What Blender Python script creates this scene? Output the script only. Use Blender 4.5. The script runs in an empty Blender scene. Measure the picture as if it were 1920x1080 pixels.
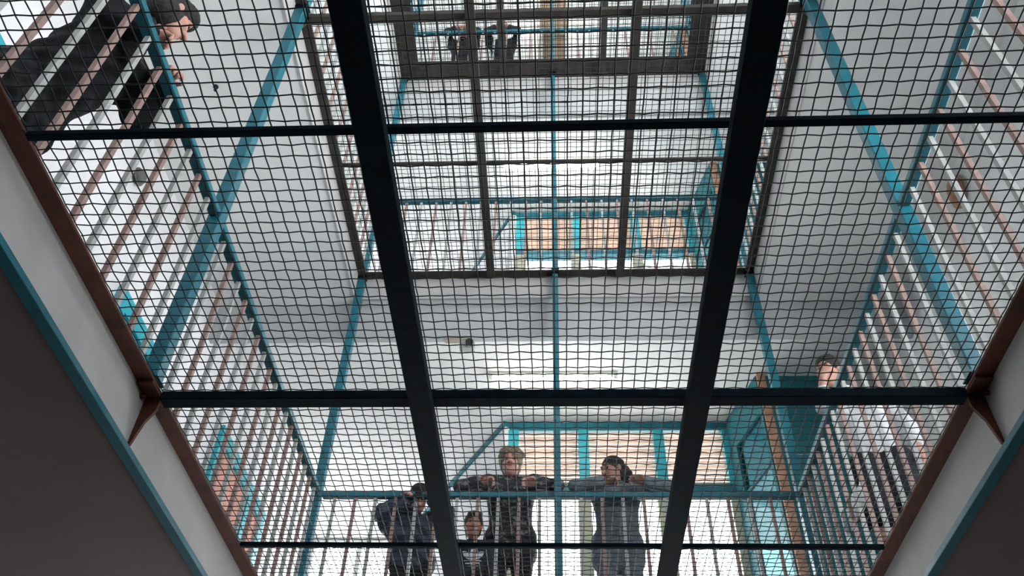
import bpy, math, random
import numpy as np
from mathutils import Vector, Matrix

random.seed(7); rng = np.random.default_rng(7)
scn = bpy.context.scene
COL = scn.collection
CAMZ = 1.08
F = [0.0, 3.55, 7.10, 10.65, 14.20]      # floor levels
T = 0.30                                  # slab thickness
YN, YF = -0.60, 5.86                      # opening, near and far edges
XE = 1.89                                 # half width between the channel webs
WORD = ['', 'lowest', 'middle', 'top']

# ------------------------------------------------------------------ materials
def mat(name, col, rough=0.6, metal=0.0, var=0.08, scale=6.0, bump=0.0, col2=None, thr=None, transl=0.0, coord='Object', spec=0.4):
    m = bpy.data.materials.new(name); m.use_nodes = True
    nt = m.node_tree; N = nt.nodes; L = nt.links
    b = N['Principled BSDF']; out = N['Material Output']
    tc = N.new('ShaderNodeTexCoord')
    nz = N.new('ShaderNodeTexNoise'); nz.inputs['Scale'].default_value = scale; nz.inputs['Detail'].default_value = 6
    L.new(tc.outputs[coord], nz.inputs['Vector'])
    rp = N.new('ShaderNodeValToRGB')
    c = np.array(col[:3])
    lo = col2 if col2 is not None else tuple(c * (1 - var))
    hi = tuple(np.minimum(c * (1 + var), 1.0)) if col2 is None else tuple(c)
    rp.color_ramp.elements[0].color = (*lo, 1); rp.color_ramp.elements[1].color = (*hi, 1)
    a, z = thr if thr else (0.35, 0.65)
    rp.color_ramp.elements[0].position = a; rp.color_ramp.elements[1].position = z
    L.new(nz.outputs['Fac'], rp.inputs['Fac'])
    L.new(rp.outputs['Color'], b.inputs['Base Color'])
    b.inputs['Roughness'].default_value = rough; b.inputs['Metallic'].default_value = metal
    b.inputs['Specular IOR Level'].default_value = spec
    if bump > 0:
        bp = N.new('ShaderNodeBump'); bp.inputs['Strength'].default_value = bump; bp.inputs['Distance'].default_value = 0.01
        n2 = N.new('ShaderNodeTexNoise'); n2.inputs['Scale'].default_value = scale * 5; n2.inputs['Detail'].default_value = 4
        L.new(tc.outputs[coord], n2.inputs['Vector']); L.new(n2.outputs['Fac'], bp.inputs['Height'])
        L.new(bp.outputs['Normal'], b.inputs['Normal'])
    if transl > 0:
        tr = N.new('ShaderNodeBsdfTranslucent'); L.new(rp.outputs['Color'], tr.inputs['Color'])
        mx = N.new('ShaderNodeMixShader'); mx.inputs['Fac'].default_value = transl
        L.new(b.outputs['BSDF'], mx.inputs[1]); L.new(tr.outputs['BSDF'], mx.inputs[2])
        L.new(mx.outputs['Shader'], out.inputs['Surface'])
    return m

def glass(name, tint, refl=0.08):
    m = bpy.data.materials.new(name); m.use_nodes = True
    nt = m.node_tree; N = nt.nodes; L = nt.links
    N.remove(N['Principled BSDF']); out = N['Material Output']
    t = N.new('ShaderNodeBsdfTransparent'); g = N.new('ShaderNodeBsdfGlossy'); g.inputs['Roughness'].default_value = 0.03
    nz = N.new('ShaderNodeTexNoise'); nz.inputs['Scale'].default_value = 1.5
    rp = N.new('ShaderNodeValToRGB'); c = np.array(tint)
    rp.color_ramp.elements[0].color = (*(c * 0.93), 1); rp.color_ramp.elements[1].color = (*c, 1)
    L.new(nz.outputs['Fac'], rp.inputs['Fac']); L.new(rp.outputs['Color'], t.inputs['Color'])
    mx = N.new('ShaderNodeMixShader'); mx.inputs['Fac'].default_value = refl
    L.new(t.outputs['BSDF'], mx.inputs[1]); L.new(g.outputs['BSDF'], mx.inputs[2]); L.new(mx.outputs['Shader'], out.inputs['Surface'])
    return m

def emit(name, col, s):
    m = bpy.data.materials.new(name); m.use_nodes = True
    N = m.node_tree.nodes; b = N['Principled BSDF']
    b.inputs['Base Color'].default_value = (0.9, 0.9, 0.9, 1)
    b.inputs['Emission Color'].default_value = (*col, 1); b.inputs['Emission Strength'].default_value = s
    return m

TEAL = (0.007, 0.125, 0.170)
M = dict(
    ceiling=mat('ceiling_paint', (0.765, 0.758, 0.755), 0.85, var=0.03, scale=1.5, bump=0.05),
    wall=mat('wall_paint', (0.68, 0.675, 0.695), 0.8, var=0.03, scale=2.0, bump=0.05),
    wall_grey=mat('wall_paint_grey', (0.62, 0.62, 0.62), 0.8, var=0.05, scale=2.0, bump=0.05),
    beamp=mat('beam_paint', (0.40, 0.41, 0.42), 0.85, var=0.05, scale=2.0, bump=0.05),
    floor=mat('gallery_floor', (0.20, 0.20, 0.195), 0.5, var=0.08, scale=3.0),
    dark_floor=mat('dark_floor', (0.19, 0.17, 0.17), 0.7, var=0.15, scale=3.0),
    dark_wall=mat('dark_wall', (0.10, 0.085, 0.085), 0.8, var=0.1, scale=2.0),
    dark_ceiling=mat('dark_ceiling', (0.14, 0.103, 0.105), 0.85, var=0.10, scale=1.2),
    teal=mat('teal_paint', TEAL, 0.38, var=0.12, scale=9.0, bump=0.04),
    teal_panel=mat('teal_panel_paint', (0.007, 0.135, 0.165), 0.45, var=0.10, scale=2.5, bump=0.04),
    teal_light=mat('teal_light_paint', (0.02, 0.34, 0.42), 0.45, var=0.10, scale=5.0),
    iron=mat('dark_iron_paint', (0.003, 0.010, 0.016), 0.8, var=0.25, scale=12.0, bump=0.1, spec=0.06),
    iron2=mat('brown_iron_paint', (0.030, 0.025, 0.021), 0.6, var=0.3, scale=10.0, bump=0.1),
    wire=mat('dark_wire', (0.010, 0.012, 0.016), 0.5, 0.0, var=0.3, scale=30.0),
    wire2=mat('brown_wire', (0.022, 0.022, 0.022), 0.55, 0.0, var=0.3, scale=30.0),
    rust=mat('rust_primer', (0.115, 0.030, 0.016), 0.7, var=0.2, scale=7.0, bump=0.15, col2=(0.055, 0.016, 0.010)),
    web=mat('web_paint', (0.43, 0.42, 0.42), 0.7, var=0.06, scale=4.0, bump=0.06),
    pink=mat('primer_pink', (0.28, 0.185, 0.165), 0.6, var=0.2, scale=14.0, bump=0.05),
    pale=mat('pale_grey_paint', (0.35, 0.36, 0.35), 0.55, var=0.12, scale=14.0, bump=0.05),
    washed_teal=mat('glare_washed_teal', (0.38, 0.38, 0.29), 0.6, var=0.1, scale=6.0),  # lower mullions: teal washed pale by window glare, put into the colour
    wood=mat('brown_wood', (0.40, 0.22, 0.14), 0.6, var=0.2, scale=12.0),
    column=mat('tan_column_paint', (0.25, 0.175, 0.11), 0.7, var=0.12, scale=3.0),
    slat=mat('tan_slat', (0.62, 0.48, 0.39), 0.6, var=0.12, scale=6.0, transl=0.4),
    salmon=mat('salmon_panel', (0.60, 0.27, 0.20), 0.7, var=0.12, scale=10.0),
    glass=glass('clear_glass', (0.96, 0.98, 0.98)),
    cyan_glass=glass('cyan_glass', (0.085, 0.20, 0.225), 0.06),
    pale_glass=glass('pale_cyan_glass', (0.16, 0.27, 0.29), 0.06),
    lamp=emit('tube_glow', (1.0, 0.98, 0.84), 14.0),
    fixture=mat('fixture_enamel', (0.75, 0.75, 0.68), 0.4, var=0.03),
    black=mat('black_plastic', (0.012, 0.012, 0.014), 0.4, var=0.1),
    greyp=mat('grey_plastic', (0.10, 0.10, 0.10), 0.5, var=0.15),
    tanp=mat('tan_plastic', (0.36, 0.30, 0.24), 0.5, var=0.1),
    amber=mat('brown_bakelite', (0.33, 0.145, 0.075), 0.4, var=0.25, scale=16.0),
    paper=mat('white_paper', (0.85, 0.87, 0.88), 0.7, var=0.03, transl=0.2),
    skin=mat('skin', (0.52, 0.27, 0.21), 0.55, var=0.08, scale=25.0),
    skin2=mat('skin_ruddy', (0.55, 0.22, 0.16), 0.55, var=0.1, scale=25.0),
    skin3=mat('skin_brown', (0.36, 0.19, 0.14), 0.55, var=0.1, scale=25.0),
    lip=mat('lip', (0.40, 0.13, 0.11), 0.5, var=0.1),
    eye=mat('eye_dark', (0.03, 0.02, 0.015), 0.2, var=0.2),
    hair_black=mat('hair_black', (0.012, 0.010, 0.010), 0.6, var=0.5, scale=60.0, bump=0.5),
    hair_brown=mat('hair_brown', (0.055, 0.034, 0.022), 0.6, var=0.5, scale=60.0, bump=0.5),
    hair_blond=mat('hair_dark_blond', (0.20, 0.155, 0.10), 0.6, var=0.5, scale=60.0, bump=0.5),
    jacket_black=mat('black_cloth', (0.007, 0.008, 0.011), 0.85, var=0.35, scale=14.0, bump=0.3),
    jacket_navy=mat('navy_nylon', (0.034, 0.048, 0.080), 0.5, var=0.3, scale=10.0, bump=0.3),  # lifted towards blue: veil of window glare mixed into the cloth colour
    jacket_pattern=mat('black_grey_pattern', (0.20, 0.20, 0.19), 0.85, scale=26.0, col2=(0.026, 0.028, 0.034), thr=(0.53, 0.62)),  # dark tone raised to include the glare veil
    sweat_grey=mat('grey_fleece', (0.13, 0.155, 0.185), 0.9, var=0.25, scale=22.0, bump=0.3),
    shirt_dark=mat('dark_tshirt', (0.026, 0.032, 0.046), 0.85, var=0.25, scale=14.0, bump=0.2),  # glare veil included in this colour, cloth itself is darker
    emblem=mat('pale_print', (0.62, 0.66, 0.72), 0.8, var=0.15, scale=40.0),
    shirt_white=mat('white_grey_cotton', (0.46, 0.47, 0.49), 0.85, var=0.12, scale=9.0, bump=0.2),
    vest=mat('slate_cotton', (0.16, 0.19, 0.27), 0.85, var=0.15, scale=9.0, bump=0.2),
    denim=mat('blue_denim', (0.020, 0.050, 0.125), 0.8, var=0.35, scale=18.0, bump=0.3),
    shorts=mat('black_cotton', (0.008, 0.008, 0.012), 0.9, var=0.3, scale=12.0, bump=0.3),
    shoe=mat('shoe_rubber', (0.05, 0.05, 0.055), 0.6, var=0.2),
)

# ------------------------------------------------------------------ mesh helpers
class MB:
    def __init__(s): s.v = []; s.f = []
    def add(s, vs, fs):
        o = len(s.v); s.v += [tuple(map(float, p)) for p in vs]; s.f += [tuple(i + o for i in f) for f in fs]
        return s
    def box(s, x0, x1, y0, y1, z0, z1):
        return s.add([(x0,y0,z0),(x1,y0,z0),(x1,y1,z0),(x0,y1,z0),(x0,y0,z1),(x1,y0,z1),(x1,y1,z1),(x0,y1,z1)],
              [(0,3,2,1),(4,5,6,7),(0,1,5,4),(1,2,6,5),(2,3,7,6),(3,0,4,7)])
    def prism(s, poly, z0, z1):      # poly in xy, counter-clockwise
        n = len(poly)
        return s.add([(x,y,z0) for x,y in poly] + [(x,y,z1) for x,y in poly],
              [tuple(range(n-1,-1,-1)), tuple(range(n,2*n))] + [(i,(i+1)%n,n+(i+1)%n,n+i) for i in range(n)])
    def tube(s, pts, r, n=8, cap=True, up=(0,0,1)):
        pts = [Vector(p) for p in pts]; vs = []; fs = []
        for i, p in enumerate(pts):
            d = (pts[min(i+1,len(pts)-1)] - pts[max(i-1,0)]).normalized()
            u = Vector(up); 
            if abs(d.dot(u)) > 0.95: u = Vector((1,0,0))
            a = d.cross(u).normalized(); b = a.cross(d)
            rr = r[i] if hasattr(r,'__len__') else r
            for k in range(n):
                t = 2*math.pi*k/n; vs.append(p + a*math.cos(t)*rr + b*math.sin(t)*rr)
        for i in range(len(pts)-1):
            for k in range(n):
                fs.append((i*n+k, i*n+(k+1)%n, (i+1)*n+(k+1)%n, (i+1)*n+k))
        if cap:
            fs.append(tuple(range(n-1,-1,-1))); m = (len(pts)-1)*n; fs.append(tuple(m+k for k in range(n)))
        return s.add(vs, fs)
    def ellipsoid(s, c, r, nu=20, nv=12, rot=None):
        vs = []; fs = []
        for j in range(nv+1):
            ph = math.pi*j/nv
            for i in range(nu):
                t = 2*math.pi*i/nu
                p = Vector((r[0]*math.sin(ph)*math.cos(t), r[1]*math.sin(ph)*math.sin(t), r[2]*math.cos(ph)))
                if rot is not None: p = rot @ p
                vs.append(p + Vector(c))
        for j in range(nv):
            for i in range(nu):
                fs.append((j*nu+i, (j+1)*nu+i, (j+1)*nu+(i+1)%nu, j*nu+(i+1)%nu))
        return s.add(vs, fs)
    def build(s, name, m, parent=None, smooth=False, bevel=0.0):
        me = bpy.data.meshes.new(name); me.from_pydata(s.v, [], s.f); me.update()
        me.materials.append(m)
        if smooth:
            for p in me.polygons: p.use_smooth = True
        o = bpy.data.objects.new(name, me); COL.objects.link(o)
        if parent is not None: o.parent = parent
        if bevel > 0:
            b = o.modifiers.new('bevel', 'BEVEL'); b.width = bevel; b.segments = 2; b.limit_method = 'ANGLE'
        return o

def BX(*a): return MB().box(*a)
def tag(o, label, cat, group=None):
    o['label'] = label; o['category'] = cat
    if group: o['group'] = group
    return o
def empty(name, loc, label, cat, group=None, rz=0):
    o = bpy.data.objects.new(name, None); COL.objects.link(o); o.location = loc; o.rotation_euler = (0,0,rz)
    o.empty_display_size = 0.1
    return tag(o, label, cat, group)
def struct(o, label=None, cat=None):
    o['kind'] = 'structure'
    if label: o['label'] = label
    if cat: o['category'] = cat
    return o
def copy_tree(o, dz, label, group=None, matmap=None):
    kids = [c for c in COL.objects if c.parent == o]
    c = o.copy(); COL.objects.link(c); c.location = o.location + Vector((0,0,dz)); c['label'] = label
    if group: c['group'] = group
    for k in kids:
        d = k.copy(); COL.objects.link(d); d.parent = c
        for g in [q for q in COL.objects if q.parent == k]:
            e = g.copy(); COL.objects.link(e); e.parent = d
    return c

# ------------------------------------------------------------------ SDF people
class SDF:
    def __init__(s, k=0.03): s.p = []; s.k = k
    def cone(s, a, b, ra, rb, k=None, sub=False): s.p.append(('c', np.array(a,float), np.array(b,float), ra, rb, k if k is not None else s.k, sub)); return s
    def ell(s, c, r, R=None, k=None, sub=False):
        s.p.append(('e', np.array(c,float), np.array(r,float), np.eye(3) if R is None else np.array(R,float), None, k if k is not None else s.k, sub)); return s
    def mesh(s, h, noise=None):
        lo = np.full(3, 1e9); hi = -lo
        for q in s.p:
            if q[6]: continue
            if q[0] == 'c':
                r = max(q[3], q[4]); lo = np.minimum(lo, np.minimum(q[1], q[2]) - r); hi = np.maximum(hi, np.maximum(q[1], q[2]) + r)
            else:
                r = q[2].max(); lo = np.minimum(lo, q[1]-r); hi = np.maximum(hi, q[1]+r)
        lo -= 0.05; hi += 0.05
        n = np.ceil((hi-lo)/h).astype(int) + 1
        A = np.full(n, 0.2, np.float32)
        ax = [lo[i] + h*np.arange(n[i]) for i in range(3)]
        for q in s.p:
            k = q[5]
            if q[0] == 'c':
                r = max(q[3], q[4]); l = np.minimum(q[1], q[2]) - r; u = np.maximum(q[1], q[2]) + r
            else:
                r = q[2].max(); l = q[1]-r; u = q[1]+r
            m = k + 0.04
            i0 = np.maximum(((l-m-lo)/h).astype(int), 0); i1 = np.minimum(((u+m-lo)/h).astype(int)+2, n)
            if (i1 <= i0).any(): continue
            sl = tuple(slice(a,b) for a,b in zip(i0,i1))
            X,Y,Z = np.meshgrid(*[ax[i][sl[i]] for i in range(3)], indexing='ij')
            P = np.stack([X,Y,Z], -1)
            if q[0] == 'c':
                d = q[2]-q[1]; L2 = max(d@d, 1e-9); t = np.clip(((P-q[1])@d)/L2, 0, 1)
                D = np.linalg.norm(P - q[1] - t[...,None]*d, axis=-1) - (q[3] + t*(q[4]-q[3]))
            else:
                V = (P - q[1]) @ q[3]
                k0 = np.linalg.norm(V/q[2], axis=-1); k1 = np.linalg.norm(V/q[2]**2, axis=-1) + 1e-9
                D = k0*(k0-1.0)/k1
            B = A[sl]
            if q[6]:
                D = -D; hh = np.maximum(k-np.abs(B-D), 0)/max(k,1e-6); A[sl] = np.maximum(B, D) + hh*hh*k*0.25
            else:
                hh = np.maximum(k-np.abs(B-D), 0)/max(k,1e-6); A[sl] = np.minimum(B, D) - hh*hh*k*0.25
        if noise:
            X,Y,Z = np.meshgrid(*ax, indexing='ij')
            A = A + noise(X,Y,Z).astype(np.float32)
        # surface nets
        S = A < 0
        c = np.zeros(n-1, np.int8)
        for dx in (0,1):
            for dy in (0,1):
                for dz in (0,1):
                    c += S[dx:n[0]-1+dx, dy:n[1]-1+dy, dz:n[2]-1+dz].astype(np.int8)
        act = np.argwhere((c > 0) & (c < 8))
        idx = -np.ones(n-1, np.int64); idx[tuple(act.T)] = np.arange(len(act))
        acc = np.zeros((len(act),3)); cnt = np.zeros(len(act))
        corners = [(a,b,d) for a in (0,1) for b in (0,1) for d in (0,1)]
        for c0 in corners:
            for axis in range(3):
                if c0[axis]: continue
                c1 = list(c0); c1[axis] = 1
                v0 = A[tuple((act+c0).T)]; v1 = A[tuple((act+np.array(c1)).T)]
                mk = (v0 < 0) != (v1 < 0)
                t = v0[mk]/(v0[mk]-v1[mk]); p = np.tile(np.array(c0,float),(mk.sum(),1)); p[:,axis] += t
                acc[mk] += p; cnt[mk] += 1
        V = lo + h*(act + acc/cnt[:,None])
        faces = []
        for axis in range(3):
            b_, c_ = (axis+1)%3, (axis+2)%3
            s0 = [slice(0,n[i]) for i in range(3)]; s1 = list(s0)
            s0[axis] = slice(0,n[axis]-1); s1[axis] = slice(1,n[axis])
            e0, e1 = S[tuple(s0)], S[tuple(s1)]
            E = np.argwhere(e0 != e1)
            E = E[(E[:,b_] > 0) & (E[:,c_] > 0) & (E[:,b_] < n[b_]-1) & (E[:,c_] < n[c_]-1)]
            ub = np.zeros(3,int); ub[b_] = 1; uc = np.zeros(3,int); uc[c_] = 1
            q = np.stack([idx[tuple((E-ub-uc).T)], idx[tuple((E-uc).T)], idx[tuple(E.T)], idx[tuple((E-ub).T)]], 1)
            fl = ~e0[tuple(E.T)]
            q[fl] = q[fl][:, ::-1]
            faces.append(q)
        return V, np.concatenate(faces)
    def build(s, name, m, h, parent=None, noise=None):
        V, Q = s.mesh(h, noise)
        me = bpy.data.meshes.new(name); me.from_pydata(V.tolist(), [], Q.tolist()); me.update()
        me.polygons.foreach_set('use_smooth', [True]*len(me.polygons)); me.materials.append(m)
        o = bpy.data.objects.new(name, me); COL.objects.link(o)
        if parent is not None: o.parent = parent
        return o

def folds(amp, fr=34.0, seed=0.0):
    def f(X,Y,Z):
        return amp*(np.sin(fr*Z + 6*np.sin(9*X+seed) + 3*Y) * 0.6 + np.sin(fr*0.7*(X+Z) + 5*np.sin(11*Y+seed))*0.4)
    return f
def curls(amp, fr=85.0):
    def f(X,Y,Z):
        return amp*np.sin(fr*X + 3*np.sin(31*Z))*np.sin(fr*Y + 3*np.sin(27*X))*np.sin(fr*Z + 2*np.sin(35*Y))
    return f

def rotm(yaw, pitch, roll=0.0):
    # head local: face to -Y, z up. positive yaw turns the face to +X; positive pitch nods down
    return np.array(Matrix.Rotation(yaw,3,'Z') @ Matrix.Rotation(roll,3,'Y') @ Matrix.Rotation(pitch,3,'X'))

def add_head(b, hc, R, s):
    g = lambda v: hc + R @ (np.array(v)*s)
    b.ell(g((0,0.012,0.025)), np.array((0.074,0.093,0.092))*s, R, k=0.02)
    b.ell(g((0,-0.025,-0.045)), np.array((0.058,0.066,0.075))*s, R, k=0.03)
    b.ell(g((0,-0.062,-0.088)), np.array((0.026,0.022,0.022))*s, R, k=0.03)          # chin
    b.cone(g((0,-0.085,0.012)), g((0,-0.112,-0.030)), 0.009*s, 0.014*s, k=0.012)       # nose
    for sg in (-1,1):
        b.ell(g((sg*0.030,-0.090,0.010)), np.array((0.016,0.012,0.011))*s, R, k=0.012, sub=True)
        b.ell(g((sg*0.015,-0.100,-0.034)), np.array((0.009,0.010,0.008))*s, R, k=0.008)
        b.ell(g((sg*0.030,-0.078,0.030)), np.array((0.022,0.014,0.008))*s, R, k=0.012)   # brow
        b.ell(g((sg*0.040,-0.066,-0.028)), np.array((0.020,0.020,0.018))*s, R, k=0.02)   # cheek
        b.ell(g((sg*0.077,0.010,0.000)), np.array((0.010,0.020,0.031))*s, R, k=0.008)    # ear
    b.ell(g((0,-0.086,-0.062)), np.array((0.024,0.010,0.010))*s, R, k=0.012)

def add_hand(b, w, d, n, s, curl=0.5, thumb=1):
    w = np.array(w,float); d = np.array(d,float); d /= np.linalg.norm(d)
    n = np.array(n,float); n -= d*(n@d); n /= np.linalg.norm(n)      # n = palm side
    x = np.cross(d, n)*thumb                                           # towards the thumb
    pe = w + d*0.085*s
    b.cone(w, pe + x*0.018*s, 0.026*s, 0.021*s, k=0.02); b.cone(w, pe - x*0.020*s, 0.025*s, 0.019*s, k=0.02)
    for i, (off, ln) in enumerate(((0.030,0.072),(0.010,0.080),(-0.011,0.075),(-0.031,0.058))):
        p = pe + x*off*s; a = curl*(0.8+0.15*i); q = d.copy(); spread = x*off*1.2
        for j, fr in enumerate((0.45,0.32,0.23)):
            ang = a*(j+0.6)
            v = (d*math.cos(ang) + n*math.sin(ang)) + spread; v /= np.linalg.norm(v)
            p2 = p + v*ln*fr*s
            b.cone(p, p2, (0.0100-0.0010*j)*s, (0.0092-0.0010*j)*s, k=0.006); p = p2
    t0 = w + d*0.028*s + x*0.026*s
    t1 = t0 + (d*0.6 + x*0.75 + n*0.25)*0.038*s; t2 = t1 + (d*0.85 + x*0.25 + n*0.4)*0.032*s
    b.cone(t0, t1, 0.015*s, 0.0115*s, k=0.012); b.cone(t1, t2, 0.0112*s, 0.009*s, k=0.006)

def person(label, loc, rz, J, mats, s=1.0, h=0.007, hair='short', puffy=0.0, group=None, hands=None, legs='trousers', face=True, hood=False, sleeves='long', vest=False, hem=0.0, hs=1.0):
    """J: joints in the local frame (face to -Y, floor at z=0)."""
    J = {k: np.array(v,float) for k, v in J.items()}
    R = rotm(*J.pop('rot'))
    for sd in 'LR':
        sg = 1 if sd == 'L' else -1
        if 'hip'+sd not in J: J['hip'+sd] = J['pelvis'] + np.array((sg*0.095*s, 0, -0.03*s))
    b = SDF(0.035*s)
    pel, ch, nk, hd = J['pelvis'], J['chest'], J['neck'], J['head']
    wst = pel*0.5 + ch*0.5
    ex = np.array((1.0,0,0))
    def torso(q, g, gb):
        for sg in (-1,1):
            q.cone(pel + ex*sg*0.055*s, wst + ex*sg*0.050*s, 0.105*s+gb, 0.092*s+g, k=0.05*s)
            q.cone(wst + ex*sg*0.050*s, ch + ex*sg*0.080*s, 0.092*s+g, 0.100*s+g, k=0.05*s)
        for sd in 'LR':
            q.cone(ch*0.75+nk*0.25, J['sho'+sd], 0.060*s+g, 0.056*s+g, k=0.05*s)
    hd_s = s*hs
    def arm(q, sd, g, upto=1.0):
        S_, E_, W_ = J['sho'+sd], J['elb'+sd], J['wri'+sd]
        q.cone(S_, E_, 0.052*s+g, 0.040*s+g)
        if upto > 0.4: q.cone(E_, E_ + (W_-E_)*(1.0 if upto >= 1 else upto), 0.040*s+g, 0.027*s+g + 0.010*s*(upto < 1))
    def leg(q, sd, g, upto=1.0, ge=None):
        H_, K_, A_ = J['hip'+sd], J['kne'+sd], J['ank'+sd]
        ge = g if ge is None else ge
        if upto <= 0.6: q.cone(H_, H_+(K_-H_)*upto*1.6, 0.086*s+g, 0.066*s+ge)
        else:
            q.cone(H_, K_, 0.086*s+g, 0.056*s+g); q.cone(K_, A_, 0.056*s+g, 0.038*s+ge)
    torso(b, 0, 0)
    b.cone(nk - (hd-nk)*0.2, hd + R @ np.array((0,0.012,-0.03))*s, 0.052*s, 0.050*s)
    for sd in 'LR':
        arm(b, sd, 0); leg(b, sd, 0)
        b.cone(J['ank'+sd] + (0,0.02*s,-0.03*s), J['ank'+sd] + np.array((0,-0.14*s,-0.045*s)), 0.038*s, 0.030*s)
    add_head(b, hd, R, hd_s)
    for sd in 'LR':
        if hands and sd in hands:
            d, n, cu = hands[sd]
        else: d, n, cu = J['wri'+sd]-J['elb'+sd], (0,0,-1), 0.5
        x = np.cross(np.array(d,float), np.array(n,float))
        # thumb towards the body mid / up
        add_hand(b, J['wri'+sd], d, n, s, cu, 1 if (x[2] + 0.3*(-x[1])) >= 0 else -1)
    body = b.build('person', mats['skin'], h)
    body.location = loc; body.rotation_euler = (0,0,rz); tag(body, label, 'person', group)
    s_body = s; s = hd_s
    hg = lambda v: hd + R @ (np.array(v)*hd_s)
    # face pieces
    if face:
        Rm = Matrix(R.tolist())
        for sg in (-1,1):
            MB().ellipsoid(hg((sg*0.030,-0.078,0.009)), (0.011*s,0.011*s,0.009*s), 12, 8, Rm).build('eye', M['eye'], body, True)
            MB().tube([hg((sg*(0.014+0.036*t), -0.092+0.016*t*t, 0.032+0.007*math.sin(2.4*t))) for t in np.linspace(0,1,5)], [0.003*s,0.0048*s,0.005*s,0.0045*s,0.002*s], 6).build('eyebrow', mats['hair'], body, True)
        MB().ellipsoid(hg((0,-0.0945,-0.060)), (0.021*s,0.006*s,0.0075*s), 14, 8, Rm).build('lips', M['lip'], body, True)
    # hair
    hr = SDF(0.02*s)
    if hair != 'none':
        big = 1.10 if hair == 'curly' else 1.0
        hr.ell(hg((0,0.022,0.040)), np.array((0.087,0.100,0.094))*s*big, R)
        hr.ell(hg((0,0.055,-0.020)), np.array((0.075,0.065,0.085))*s, R)
        if hair == 'curly':
            for i in range(46):
                a = rng.uniform(0, 2*math.pi); e = rng.uniform(0.1, 1.5)
                v = np.array((math.cos(a)*math.cos(e)*0.088, 0.02+math.sin(a)*math.cos(e)*0.10, 0.045+math.sin(e)*0.092))
                if v[1] < -0.06 and v[2] < 0.07: continue
                r = rng.uniform(0.024, 0.036); hr.ell(hg(v), np.array((r,r,r))*s, R, k=0.006)
        if hair == 'mop':
            hr.ell(hg((0,0.030,-0.045)), np.array((0.090,0.090,0.085))*s, R); hr.ell(hg((0,-0.03,0.09)), np.array((0.08,0.075,0.045))*s, R)
        if hair == 'tied':
            hr.ell(hg((0,0.125,-0.02)), np.array((0.055,0.06,0.075))*s, R); hr.ell(hg((0.01,0.15,-0.10)), np.array((0.045,0.045,0.07))*s, R)
        if hair == 'fringe': hr.ell(hg((0.01,-0.065,0.085)), np.array((0.07,0.035,0.03))*s, R, k=0.02)
        hr.ell(hg((0,-0.105,-0.035)), np.array((0.066,0.085,0.100))*s, R, k=0.015, sub=True)
        hr.build('hair', mats['hair'], max(h*0.85,0.005), body, curls(0.006*s) if hair in ('curly','tied') else curls(0.0022*s, 120))
    if hair == 'cap' or hood == 'cap':
        c = SDF(0.01); c.ell(hg((0,0.015,0.060)), np.array((0.094,0.106,0.080))*s, R)
        c.ell(hg((0,-0.115,0.052)), np.array((0.066,0.075,0.010))*s, R, k=0.012)
        c.build('cap', M['jacket_black'], max(h*0.85,0.005), body)
    s = s_body
    # clothes
    top = SDF(0.03*s)
    g = 0.016*s + puffy
    torso(top, g, g)
    if hem > 0: top.cone(J['hipL'] + (0,0,0.04), J['hipL'] - (0.01,0,hem), 0.098*s+g, 0.102*s+g); top.cone(J['hipR'] + (0,0,0.04), J['hipR'] - (-0.01,0,hem), 0.098*s+g, 0.102*s+g); top.cone(J['hipL'] - (0.01,0,hem), J['hipR'] - (-0.01,0,hem), 0.100*s+g, 0.100*s+g)
    top.cone(ch, nk*0.6+ch*0.4 , 0.10*s, 0.070*s+puffy*0.5)
    for sd in 'LR': arm(top, sd, g*0.9, 0.93 if sleeves == 'long' else 0.5)
    if hood is True:
        top.ell(nk + np.array((0,0.055*s,0.01*s)), np.array((0.11,0.075,0.06))*s, k=0.03)
    t_ = top.build('jacket' if puffy or hood is True else 'shirt', mats['top'], max(h,0.007), body, folds(0.0045 if not puffy else 0.011, 30 if not puffy else 70, loc[0]))
    if vest:
        vs = SDF(0.03*s); torso(vs, g+0.008, g+0.008); vs.build('vest', mats['vest'], max(h,0.007), body, folds(0.004, 30))
    col = SDF(0.01*s)
    # collar as a short ring round the neck
    ring = [nk*0.55+hd*0.45*0+nk*0.45 + np.array((math.cos(a)*0.066*s, math.sin(a)*0.066*s, 0.006*s - 0.022*s*math.sin(-a) )) for a in np.linspace(0, 2*math.pi, 17)]
    MB().tube(ring, 0.012*s, 6, False).build('collar', mats['top'], body, True)
    low = SDF(0.03*s)
    low.cone(J['hipL'], J['hipR'], 0.105*s+0.012, 0.105*s+0.012)
    low.cone(pel + ex*0.05*s, pel - ex*0.05*s + (0,0,0.02*s), 0.112*s, 0.112*s)
    for sd in 'LR':
        if legs == 'shorts': leg(low, sd, 0.055*s, 0.5, 0.085*s)
        else: leg(low, sd, 0.014*s, 1.0, 0.022*s)
    low.build('shorts' if legs == 'shorts' else 'trousers', mats['low'], max(h,0.008), body, folds(0.004, 26, 2.0))
    for sd in 'LR':
        A_ = J['ank'+sd]; sh = SDF(0.02*s)
        sh.cone(A_ + (0,0.025*s,-0.035*s), A_ + np.array((0,-0.15*s,-0.048*s)), 0.047*s, 0.036*s)
        sh.cone(A_ + (0,0.01*s,0.0), A_ + (0,0,-0.03*s), 0.047*s, 0.048*s)
        sh.build('shoe', mats['shoe'], max(h,0.008), body)
    return body, t_

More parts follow.
